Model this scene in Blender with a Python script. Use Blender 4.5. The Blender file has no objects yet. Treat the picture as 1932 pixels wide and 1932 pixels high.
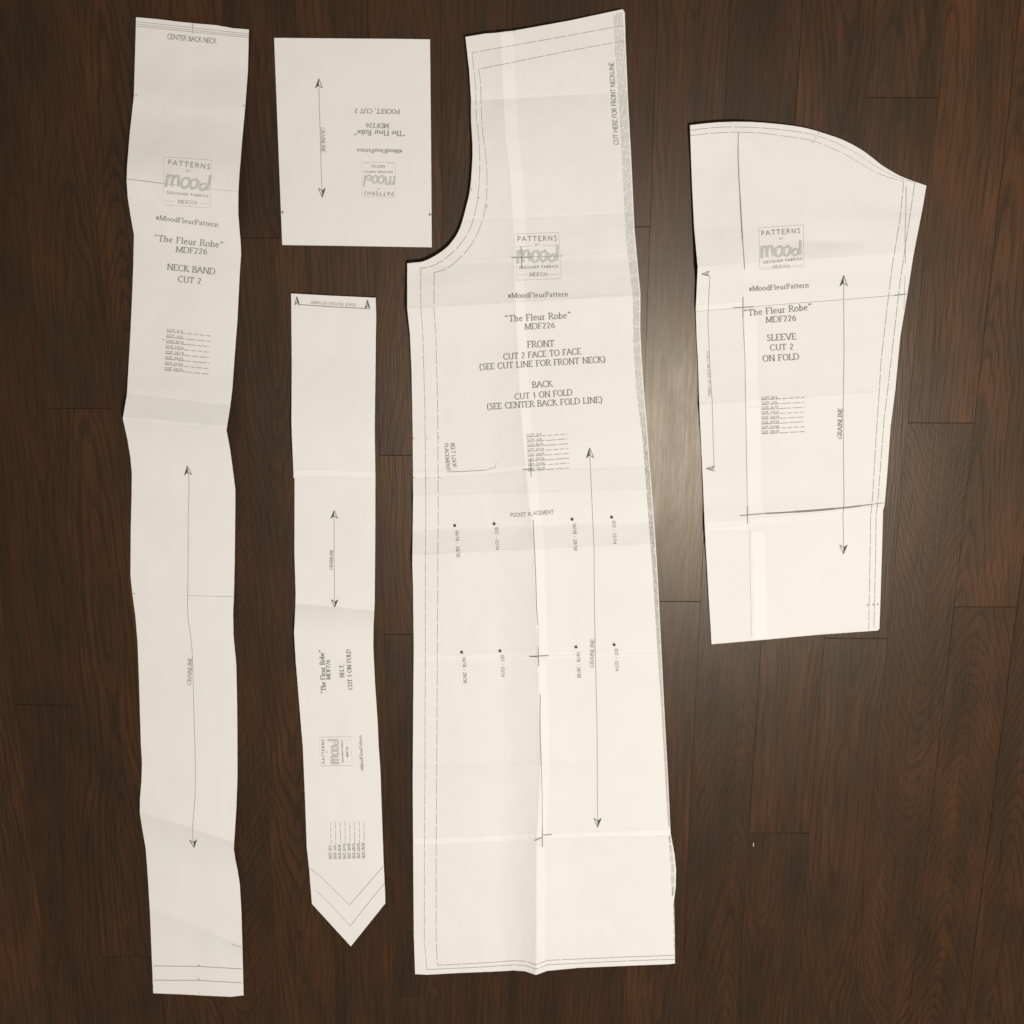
import bpy, math, random
from mathutils import Vector, Matrix, noise
from mathutils.geometry import delaunay_2d_cdt
random.seed(7)
scene = bpy.context.scene
COL = scene.collection

# ------------------------------------------------------------------ camera
FPX = 3200 * 0.63889            # focal length in tracing units (photo = 1932 units wide)
MPU = 0.0007                    # metres per tracing unit at the middle of the floor
TILT = math.radians(14.25)
ROLL = math.radians(0.25)
DIST = FPX * MPU
CAM = Vector((0, DIST * math.sin(TILT), DIST * math.cos(TILT)))
cam_data = bpy.data.cameras.new('camera')
cam_data.sensor_width = 36
cam_data.lens = 36 * FPX / 1932
cam_data.clip_start = 0.05
cam_data.clip_end = 60
cam = bpy.data.objects.new('camera', cam_data)
cam.matrix_world = Matrix.Translation(CAM) @ Matrix.Rotation(-TILT, 4, 'X') @ Matrix.Rotation(ROLL, 4, 'Z')
COL.objects.link(cam)
scene.camera = cam
CAM_R = (Matrix.Rotation(-TILT, 3, 'X') @ Matrix.Rotation(ROLL, 3, 'Z'))

def at(px, py, z=0.0):
    """tracing unit -> the point of the floor (or of the paper at height z) it shows"""
    d = CAM_R @ Vector(((px - 966) / FPX, -(py - 966) / FPX, -1))
    return CAM + d * ((z - CAM.z) / d.z)

# ------------------------------------------------------------------ light
world = bpy.data.worlds.new('World')
scene.world = world
world.use_nodes = True
bg = world.node_tree.nodes['Background']
bg.inputs['Color'].default_value = (1.0, 0.90, 0.79, 1)
bg.inputs['Strength'].default_value = 0.25
lamp_data = bpy.data.lights.new('ceiling_lamp', 'AREA')
lamp_data.shape = 'DISK'
lamp_data.size = 0.26
lamp_data.energy = 59
lamp_data.color = (1.0, 0.948, 0.885)
lamp = bpy.data.objects.new('ceiling_lamp', lamp_data)
lamp.location = (0.58, -0.36, 2.50)
COL.objects.link(lamp)
scene.view_settings.view_transform = 'Standard'
scene.view_settings.look = 'None'
scene.view_settings.exposure = 0.0
scene.view_settings.gamma = 1.0
scene.cycles.filter_width = 1.55

# ------------------------------------------------------------------ materials
class NT:
    def __init__(self, name):
        self.m = bpy.data.materials.new(name)
        self.m.use_nodes = True
        self.t = self.m.node_tree
        self.t.nodes.clear()
        self.out = self.n('ShaderNodeOutputMaterial')
        self.p = self.n('ShaderNodeBsdfPrincipled')
        self.t.links.new(self.p.outputs[0], self.out.inputs['Surface'])
    def n(self, kind, **kw):
        nd = self.t.nodes.new(kind)
        for k, v in kw.items():
            setattr(nd, k, v)
        return nd
    def put(self, sock, v):
        if isinstance(v, bpy.types.NodeSocket):
            self.t.links.new(v, sock)
        elif v is not None:
            sock.default_value = v
    def math(self, op, a, b=None, c=None, clamp=False):
        nd = self.n('ShaderNodeMath', operation=op, use_clamp=clamp)
        self.put(nd.inputs[0], a); self.put(nd.inputs[1], b)
        if c is not None: self.put(nd.inputs[2], c)
        return nd.outputs[0]
    def xyz(self, x, y, z):
        nd = self.n('ShaderNodeCombineXYZ')
        self.put(nd.inputs[0], x); self.put(nd.inputs[1], y); self.put(nd.inputs[2], z)
        return nd.outputs[0]
    def noise(self, vec, scale=1.0, detail=2.0, rough=0.5, dist=0.0):
        nd = self.n('ShaderNodeTexNoise')
        self.put(nd.inputs['Vector'], vec)
        nd.inputs['Scale'].default_value = scale
        nd.inputs['Detail'].default_value = detail
        nd.inputs['Roughness'].default_value = rough
        nd.inputs['Distortion'].default_value = dist
        return nd.outputs['Fac']
    def ramp(self, fac, stops):
        nd = self.n('ShaderNodeValToRGB')
        el = nd.color_ramp.elements
        while len(el) < len(stops): el.new(0.5)
        for e, (p, c) in zip(el, stops):
            e.position = p
            e.color = (*c, 1) if len(c) == 3 else c
        self.put(nd.inputs[0], fac)
        return nd.outputs[0]
    def mix(self, fac, a, b, blend='MIX'):
        nd = self.n('ShaderNodeMix', data_type='RGBA', blend_type=blend)
        self.put(nd.inputs[0], fac); self.put(nd.inputs[6], a); self.put(nd.inputs[7], b)
        return nd.outputs[2]

def wood_material():
    N = NT('dark_oak_floor')
    uv = N.n('ShaderNodeUVMap', uv_map='plank')
    sep = N.n('ShaderNodeSeparateXYZ'); N.put(sep.inputs[0], uv.outputs[0])
    u, v = sep.outputs[0], sep.outputs[1]
    at_ = N.n('ShaderNodeAttribute', attribute_name='plank_rand')
    sr = N.n('ShaderNodeSeparateColor'); N.put(sr.inputs[0], at_.outputs['Color'])
    r1, r2, r3 = sr.outputs[0], sr.outputs[1], sr.outputs[2]
    seed = N.math('MULTIPLY', r3, 50.0)
    # growth rings of a log cut lengthwise: a distance that wanders along the plank
    wob = N.noise(N.xyz(N.math('MULTIPLY', u, 9.0), N.math('MULTIPLY', v, 2.1), seed), 1.0, 3.0, 0.55)
    wob2 = N.noise(N.xyz(N.math('MULTIPLY', u, 30.0), N.math('MULTIPLY', v, 14.0), seed), 1.0, 2.0, 0.5)
    du = N.math('ADD', u, N.math('MULTIPLY', N.math('SUBTRACT', r1, 0.5), 0.075))
    dn = N.noise(N.xyz(seed, N.math('MULTIPLY', v, 2.0), 3.3), 1.0, 1.5)
    slope = N.math('ADD', 0.03, N.math('MULTIPLY', N.math('MULTIPLY', N.math('MULTIPLY', r2, r2), r2), 0.42))
    rad = N.math('SQRT', N.math('ADD', N.math('MULTIPLY', du, du), 0.00010))
    rad = N.math('ADD', rad, N.math('MULTIPLY', v, slope))
    rad = N.math('ADD', rad, N.math('MULTIPLY', dn, 0.10))
    rad = N.math('ADD', rad, N.math('MULTIPLY', wob, 0.046))
    rad = N.math('ADD', rad, N.math('MULTIPLY', N.math('SUBTRACT', wob2, 0.5), 0.0095))
    warp = N.noise(N.xyz(N.math('MULTIPLY', rad, 55.0), seed, 0.0), 1.0, 2.0)
    rad = N.math('ADD', rad, N.math('MULTIPLY', warp, 0.016))
    ring = N.math('FRACT', N.math('MULTIPLY', rad, 128.0))
    # sharp dark start of every ring, fading through its width
    late = N.ramp(ring, [(0.0, (1, 1, 1)), (0.18, (0.9, 0.9, 0.9)), (0.40, (0.18, 0.18, 0.18)), (0.88, (0.0, 0.0, 0.0)), (1.0, (1, 1, 1))])
    ringamt = N.noise(N.xyz(N.math('MULTIPLY', u, 16.0), N.math('MULTIPLY', v, 3.0), N.math('ADD', seed, 9.0)), 1.0, 2.0)
    ringamt = N.ramp(ringamt, [(0.33, (0.40, 0.40, 0.40)), (0.60, (1, 1, 1))])
    brk = N.noise(N.xyz(N.math('MULTIPLY', u, 150.0), N.math('MULTIPLY', v, 22.0), seed), 1.0, 3.0, 0.65)
    brk = N.ramp(brk, [(0.34, (0.35, 0.35, 0.35)), (0.54, (1, 1, 1))])
    # open pores: short dark dashes along the grain
    pores = N.noise(N.xyz(N.math('MULTIPLY', u, 520.0), N.math('MULTIPLY', v, 15.0), seed), 1.0, 2.0, 0.6)
    pores = N.ramp(pores, [(0.36, (1, 1, 1)), (0.53, (0, 0, 0))])
    fibre = N.noise(N.xyz(N.math('MULTIPLY', u, 260.0), N.math('MULTIPLY', v, 4.0), seed), 1.0, 3.0, 0.6)
    blotch = N.noise(N.xyz(N.math('MULTIPLY', u, 24.0), N.math('MULTIPLY', v, 7.0), N.math('ADD', seed, 21.0)), 1.0, 1.0, 0.4)
    col = N.ramp(blotch, [(0.20, (0.029, 0.0148, 0.0066)), (0.44, (0.043, 0.0188, 0.0070)), (0.57, (0.053, 0.0208, 0.0070)), (0.80, (0.070, 0.0278, 0.0094))])
    tint = N.ramp(r1, [(0.0, (0.78, 0.78, 0.80)), (0.35, (0.96, 0.96, 0.93)), (0.65, (1.10, 1.04, 1.0)), (1.0, (1.6, 1.55, 1.55))])
    col = N.mix(1.0, col, tint, 'MULTIPLY')
    col = N.mix(N.math('MULTIPLY', N.math('MULTIPLY', late, N.math('MULTIPLY', ringamt, brk)), 0.66), col, (0.0125, 0.0072, 0.0042, 1))
    col = N.mix(N.math('MULTIPLY', pores, 0.55), col, (0.012, 0.0068, 0.0036, 1))
    fib = N.ramp(fibre, [(0.3, (0.93, 0.93, 0.93)), (0.7, (1.07, 1.07, 1.07))])
    col = N.mix(1.0, col, fib, 'MULTIPLY')
    N.put(N.p.inputs['Base Color'], col)
    smudge = N.noise(N.xyz(N.math('MULTIPLY', u, 30.0), N.math('MULTIPLY', v, 9.0), N.math('ADD', seed, 33.0)), 1.0, 4.0, 0.65)
    rough = N.math('ADD', 0.285, N.math('ADD', N.math('MULTIPLY', fibre, 0.06), N.math('MULTIPLY', smudge, 0.10)))
    N.put(N.p.inputs['Roughness'], rough)
    N.p.inputs['Specular IOR Level'].default_value = 0.43
    N.p.inputs['Specular Tint'].default_value = (1.0, 0.90, 0.74, 1)
    bump = N.n('ShaderNodeBump')
    bump.inputs['Strength'].default_value = 0.11
    bump.inputs['Distance'].default_value = 0.0006
    hgt = N.math('SUBTRACT', N.math('MULTIPLY', fibre, 0.7), N.math('ADD', N.math('MULTIPLY', pores, 0.5), N.math('MULTIPLY', N.math('MULTIPLY', late, ringamt), 0.5)))
    N.put(bump.inputs['Height'], hgt)
    N.t.links.new(bump.outputs[0], N.p.inputs['Normal'])
    return N.m

def paper_material(name='white_printer_paper', k=1.0):
    N = NT(name)
    tc = N.n('ShaderNodeTexCoord')
    n1 = N.noise(tc.outputs['Object'], 7.0, 3.0, 0.5)
    n2 = N.noise(tc.outputs['Object'], 900.0, 2.0, 0.6)
    col = N.ramp(n1, [(0.3, (0.795 * k, 0.785 * k, 0.755 * k)), (0.7, (0.82 * k, 0.80 * k, 0.77 * k))])
    N.put(N.p.inputs['Base Color'], col)
    N.p.inputs['Roughness'].default_value = 0.72
    N.p.inputs['Specular IOR Level'].default_value = 0.25
    b1 = N.n('ShaderNodeBump'); b1.inputs['Strength'].default_value = 0.12; b1.inputs['Distance'].default_value = 0.0004
    N.put(b1.inputs['Height'], n2)
    N.t.links.new(b1.outputs[0], N.p.inputs['Normal'])
    return N.m

def flat_material(name, c, rough=0.75):
    N = NT(name)
    tc = N.n('ShaderNodeTexCoord')
    n = N.noise(tc.outputs['Object'], 260.0, 2.0, 0.6)
    col = N.ramp(n, [(0.3, tuple(x * 0.9 for x in c)), (0.7, tuple(min(1, x * 1.1) for x in c))])
    N.put(N.p.inputs['Base Color'], col)
    N.p.inputs['Roughness'].default_value = rough
    N.p.inputs['Specular IOR Level'].default_value = 0.2
    return N.m

M_WOOD = wood_material()
M_PAPER = paper_material()
M_PAPER2 = paper_material('doubled_printer_paper', 1.055)
M_INK = flat_material('black_toner', (0.085, 0.083, 0.08))
M_INK2 = flat_material('soft_black_toner', (0.25, 0.242, 0.226))
M_LINE = flat_material('thin_grey_toner', (0.45, 0.435, 0.41))
M_GREY = flat_material('grey_toner', (0.42, 0.41, 0.385))
M_PALE = flat_material('pale_grey_toner', (0.555, 0.545, 0.515))
M_FAINT = flat_material('faint_grey_toner', (0.69, 0.675, 0.64))
M_SHADE = flat_material('page_gap_shadow', (0.24, 0.225, 0.22))  # dark tone standing in for shadow where taped page edges lift
M_LINT = flat_material('white_lint', (0.8, 0.78, 0.74))

# ------------------------------------------------------------------ helpers
def mesh_obj(name, verts, faces, mat, parent=None, smooth=False):
    me = bpy.data.meshes.new(name)
    me.from_pydata(verts, [], faces)
    me.materials.append(mat)
    if smooth:
        for p in me.polygons: p.use_smooth = True
    me.update()
    o = bpy.data.objects.new(name, me)
    COL.objects.link(o)
    if parent is not None:
        o.parent = parent
        r = parent
        while r.parent is not None: r = r.parent
        # parts are built in world coordinates; keep them there under their thing
        o.matrix_parent_inverse = Matrix.Translation(-r.location) if parent == r else Matrix.Identity(4)
    return o

def thing(name, label, cat, loc):
    o = bpy.data.objects.new(name, None)
    o.empty_display_size = 0.05
    o.location = loc
    COL.objects.link(o)
    o['label'] = label
    o['category'] = cat
    return o

# ------------------------------------------------------------------ the floor
PW = 0.0856
X0 = -0.6012
def build_floor():
    joints = {}
    seen = [(162, 771), (495, 449), (717, 859), (757, 1197), (1215, 428), (1286, 1135), (1648, 1204.6), (1683, 184),
            (1777, 798), (1868, 1145), (1478, 1572), (250, 1805), (778, 1881), (728, 1660), (330, 150), (60, 1330), (1340, -20)]
    for (px, py) in seen:
        p = at(px, py)
        joints.setdefault(math.floor((p.x - X0) / PW), []).append(p.y)
    verts, faces, uvs, rnd = [], [], [], []
    TONES = []          # planks of the photo that are clearly lighter or darker stained than the rest
    for (px, py, tv) in ((1740, 600, .95), (1860, 900, .93), (1740, 1000, .62), (1690, 900, .55), (1290, 900, .5), (1840, 1350, .6), (60, 600, .15), (180, 600, .35), (500, 200, .3),
                         (500, 800, .45), (735, 700, .6), (755, 1000, .7), (755, 1500, .25), (1420, 1400, .55), (1480, 1800, .25), (1550, 1500, .5), (1330, 1700, .2), (60, 1600, .15), (110, 1900, .1)):
        p = at(px, py)
        TONES.append((p.x, p.y, tv))
    Y0, Y1 = -2.6, 2.6
    for k in range(-24, 39):
        xa, xb = X0 + k * PW, X0 + (k + 1) * PW
        ys = sorted(joints.get(k, []))
        if not ys: ys = [-0.86 - random.random() * 0.3]
        while ys[0] > Y0: ys.insert(0, min(ys[0], -0.72) - random.uniform(0.35, 1.1))
        while ys[-1] < Y1: ys.append(max(ys[-1], 0.86) + random.uniform(0.35, 1.1))
        for a, b in zip(ys[:-1], ys[1:]):
            a = max(a, Y0 - 0.3); b = min(b, Y1 + 0.3)
            dz = random.uniform(-0.00015, 0.00015)
            i = len(verts)
            e, ey = 0.0002, 0.0003
            g, gy = 0.00004, 0.0002
            tl = random.uniform(-0.0004, 0.0004)
            ring0 = [(xa + g, a + gy), (xb - g, a + gy), (xb - g, b - gy), (xa + g, b - gy)]
            ring1 = [(xa + e + g, a + ey + gy), (xb - e - g, a + ey + gy), (xb - e - g, b - ey - gy), (xa + e + g, b - ey - gy)]
            mx = (xa + xb) / 2
            for (x, y) in ring1: verts.append((x, y, dz + (tl if x < mx else -tl)))
            for (x, y) in ring0: verts.append((x, y, dz + (tl if x < mx else -tl) - 0.0002))
            for (x, y) in ring0: verts.append((x, y, -0.006))
            fs = [(i, i + 1, i + 2, i + 3)]
            for q in range(4):
                n = (q + 1) % 4
                fs.append((i + 4 + q, i + 4 + n, i + n, i + q))
                fs.append((i + 8 + q, i + 8 + n, i + 4 + n, i + 4 + q))
            off = random.uniform(0, 40)
            flip = random.choice((-1, 1))
            tone = random.uniform(0.0, 0.85)
            for (tx, ty, tv) in TONES:
                if xa < tx < xb and a < ty < b: tone = tv
            r = (tone, random.random(), random.random())
            for f in fs:
                faces.append(f)
                for vi in f:
                    x, y, z = verts[vi]
                    uvs.append(((x - (xa + xb) / 2) * flip, y * flip + off))
                    rnd.append((*r, 1.0))
    # bed the planks lie on
    i = len(verts)
    x_a, x_b = X0 - 24 * PW, X0 + 39 * PW
    for (x, y) in ((x_a, -2.9), (x_b, -2.9), (x_b, 2.9), (x_a, 2.9)): verts.append((x, y, -0.0045))
    faces.append((i, i + 1, i + 2, i + 3))
    for q in range(4):
        uvs.append((0, 0)); rnd.append((0, 0, 0, 1))
    o = mesh_obj('floor', verts, faces, M_WOOD)
    me = o.data
    uvl = me.uv_layers.new(name='plank')
    for l, c in zip(uvl.data, uvs): l.uv = c
    ca = me.color_attributes.new('plank_rand', 'FLOAT_COLOR', 'CORNER')
    for l, c in zip(ca.data, rnd): l.color = c
    o['kind'] = 'structure'
    return o
build_floor()

# ------------------------------------------------------------------ paper sheets
def smooth_pts(pts, step=3.0):
    """Catmull-Rom through the points"""
    if len(pts) < 3: return dens(pts, step)
    closed = pts[0] == pts[-1]
    out = []
    n = len(pts)
    for i in range(n - 1):
        p1, p2 = pts[i], pts[i + 1]
        if closed:
            p0 = pts[i - 1] if i > 0 else pts[-2]
            p3 = pts[i + 2] if i + 2 < n else pts[1]
        else:
            p0 = pts[i - 1] if i > 0 else p1
            p3 = pts[i + 2] if i + 2 < n else p2
        m = max(1, int(math.hypot(p2[0] - p1[0], p2[1] - p1[1]) / step))
        for j in range(m):
            t = j / m
            out.append(tuple(0.5 * (2 * b + (c - a) * t + (2 * a - 5 * b + 4 * c - d) * t * t + (3 * b - a - 3 * c + d) * t ** 3)
                             for a, b, c, d in zip(p0, p1, p2, p3)))
    out.append(pts[-1])
    return out

def dens(pts, step=4.0):
    out = []
    for a, b in zip(pts[:-1], pts[1:]):
        m = max(1, int(math.hypot(b[0] - a[0], b[1] - a[1]) / step))
        for j in range(m):
            t = j / m
            out.append((a[0] + (b[0] - a[0]) * t, a[1] + (b[1] - a[1]) * t))
    out.append(pts[-1])
    return out

def lin(x, pts):
    if x <= pts[0][0]: return pts[0][1]
    for (a, va), (b, vb) in zip(pts[:-1], pts[1:]):
        if x <= b: return va + (vb - va) * (x - a) / (b - a)
    return pts[-1][1]

def folds(knots, xl, xr):
    """height along a strip. knots: (y at left edge, y at right edge, z left, z right, 's'harp or 'r'ound)"""
    def f(px, py):
        u = (px - xl) / (xr - xl)
        prev = None
        for k in knots:
            y = k[0] + (k[1] - k[0]) * u
            z = k[2] + (k[3] - k[2]) * u
            if py < y:
                if prev is None: return z
                t = (py - prev[0]) / (y - prev[0])
                a, b = prev[2], k[4]
                if a == 'r' and b == 'r': t = t * t * (3 - 2 * t)
                elif a == 's' and b == 'r': t = t * (2 - t)
                elif a == 'r' and b == 's': t = t * t
                return prev[1] + (z - prev[1]) * t
            prev = (y, z, k[4])
        return prev[1]
    return f

def inside(poly, x, y):
    c = False
    j = len(poly) - 1
    for i in range(len(poly)):
        xi, yi = poly[i]; xj, yj = poly[j]
        if (yi > y) != (yj > y) and x < (xj - xi) * (y - yi) / (yj - yi) + xi: c = not c
        j = i
    return c

class Piece:
    def __init__(self, name, label, outline, zf, creases=(), step=5.0, wave=0.0012, seed=0.0, jag=0.13):
        self.zf0 = zf; self.wave = wave; self.seed = seed
        self.creases = [(dens(c, 25.0), a) for c, a in creases]
        creases = [c for c, a in creases]
        cx = sum(p[0] for p in outline) / len(outline); cy = sum(p[1] for p in outline) / len(outline)
        base = at(cx, cy)
        self.root = thing(name, label, 'sewing pattern', base)
        rng = random.Random(int(seed * 100) + 3)
        poly = dens(list(outline) + [outline[0]], 4.0)[:-1]
        poly = [(x + rng.uniform(-jag, jag), y + rng.uniform(-jag, jag)) for x, y in poly]
        pts = list(poly)
        n = len(poly)
        edges = []
        for cr in creases:
            cp = [p for p in dens(cr, 4.0) if inside(poly, *p)]
            cp = [p for p in cp if min((p[0] - q[0]) ** 2 + (p[1] - q[1]) ** 2 for q in poly) > 4]
            for i, p in enumerate(cp):
                if i: edges.append((len(pts) - 1, len(pts)))
                pts.append(p)
            for i in range(1, len(cp) - 1):
                tx, ty = cp[i + 1][0] - cp[i - 1][0], cp[i + 1][1] - cp[i - 1][1]
                L = math.hypot(tx, ty)
                for sd in (-2.4, 2.4):
                    pts.append((cp[i][0] - ty / L * sd, cp[i][1] + tx / L * sd))
        ys = [p[1] for p in poly]
        y = min(ys) + 2
        row = 0
        while y < max(ys):
            xs = []
            for i in range(n):
                (xa, ya), (xb, yb) = poly[i], poly[(i + 1) % n]
                if (ya > y) != (yb > y): xs.append(xa + (xb - xa) * (y - ya) / (yb - ya))
            xs.sort()
            for a, b in zip(xs[::2], xs[1::2]):
                x = a + 2.5 + (row % 2) * step / 2
                while x < b - 2.0:
                    pts.append((x, y)); x += step
            y += step * 0.87; row += 1
        vs, es, fs, _, _, _ = delaunay_2d_cdt([Vector(p) for p in pts], edges, [list(range(n))], 1, 1e-4)
        verts = []
        for v in vs: verts.append(tuple(at(v.x, v.y, self.z(v.x, v.y)) ))
        fl = []
        for f in fs:
            a, b, c = (vs[i] for i in f[:3])
            ar = (b.x - a.x) * (c.y - a.y) - (b.y - a.y) * (c.x - a.x)
            fl.append(tuple(f) if ar < 0 else tuple(reversed(f)))   # image y runs down: flip to face up
        nv = len(verts)
        top = list(fl)
        under = [tuple(i + nv for i in reversed(f)) for f in fl]
        allv = verts + [(x, y, z - 0.0003) for x, y, z in verts]
        cnt = {}
        for f in fl:
            for i in range(3):
                cnt[(f[i], f[(i + 1) % 3])] = True
        rim = []
        for (p, q) in list(cnt):
            if (q, p) not in cnt:
                k = len(allv)
                allv += [allv[p], allv[q], allv[q + nv], allv[p + nv]]
                rim.append((k + 1, k, k + 3, k + 2))
        self.sheet = mesh_obj('sheet', allv, top + under + rim, M_PAPER, self.root, smooth=True)
    def z(self, px, py):
        w = noise.noise(Vector((px * 0.011 + self.seed, py * 0.011, self.seed))) + 0.5 * noise.noise(Vector((px * 0.026, py * 0.026 + self.seed, 4.0))) + 0.16 * noise.noise(Vector((px * 0.075, py * 0.075, self.seed + 9.0)))
        m = 0.0
        for pl, amp in self.creases:
            for (ax, ay), (bx, by) in zip(pl[:-1], pl[1:]):
                if min(ax, bx) - 3 > px or max(ax, bx) + 3 < px or min(ay, by) - 3 > py or max(ay, by) + 3 < py: continue
                dx, dy = bx - ax, by - ay
                q = dx * dx + dy * dy
                t = max(0.0, min(1.0, ((px - ax) * dx + (py - ay) * dy) / q))
                d = math.hypot(px - ax - dx * t, py - ay - dy * t)
                if d < 2.4:
                    m += amp * (1 - d / 2.4) * (0.55 + 0.9 * abs(noise.noise(Vector((px * .02, py * .02, 7.7)))))
                    break
        return max(0.0006, 0.0012 + self.zf0(px, py) + self.wave * w + m)
    def overlap(self, a, b):
        """second layer of paper where two taped pages overlap: a strip between two lines"""
        n = max(2, int(math.hypot(a[-1][0] - a[0][0], a[-1][1] - a[0][1]) / 3))
        def along(pl, t):
            d = [0.0]
            for p, q in zip(pl[:-1], pl[1:]): d.append(d[-1] + math.hypot(q[0] - p[0], q[1] - p[1]))
            x = t * d[-1]
            return (lin(x, list(zip(d, [p[0] for p in pl]))), lin(x, list(zip(d, [p[1] for p in pl]))))
        m = 8
        verts, faces = [], []
        for i in range(n + 1):
            p, q = along(a, i / n), along(b, i / n)
            for j in range(m + 1):
                x, y = p[0] + (q[0] - p[0]) * j / m, p[1] + (q[1] - p[1]) * j / m
                verts.append(tuple(at(x, y, self.z(x, y) + 0.00015)))
        for i in range(n):
            for j in range(m):
                k = i * (m + 1) + j
                f = (k, k + m + 1, k + m + 2, k + 1)
                faces.append(f)
        nf = verts
        o = mesh_obj('page_overlap', verts, faces, M_PAPER2, self.root, smooth=True)
        return o
    def part(self, name, mat, strokes, parent=None, polys=(), label=None):
        """print on the paper: strokes = (points, width) in tracing units, polys = filled outlines"""
        verts, faces = [], []
        eps = 0.0009
        for st in strokes:
            pts, w = st[0], st[1]
            pts = dens(pts, 2.5)
            if len(pts) < 2: continue
            i0 = len(verts)
            for i, p in enumerate(pts):
                a = pts[max(0, i - 1)]; b = pts[min(len(pts) - 1, i + 1)]
                dx, dy = b[0] - a[0], b[1] - a[1]
                L = math.hypot(dx, dy) or 1
                nx, ny = -dy / L, dx / L
                ww = w[0] + (w[1] - w[0]) * abs(math.sin(math.atan2(-dy, dx) - w[2])) if isinstance(w, tuple) else w
                for s in (-0.5, 0.5):
                    qx, qy = p[0] + nx * ww * s, p[1] + ny * ww * s
                    verts.append(tuple(at(qx, qy, self.z(qx, qy) + eps)))
            for i in range(len(pts) - 1):
                a = i0 + 2 * i
                faces.append((a, a + 2, a + 3, a + 1))
        for pl in polys:
            i0 = len(verts)
            for (x, y) in pl: verts.append(tuple(at(x, y, self.z(x, y) + eps)))
            faces.append(tuple(range(i0, i0 + len(pl))))
        o = mesh_obj(name, verts, faces, mat, parent or self.root)
        if label: o['label'] = label
        return o

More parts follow.
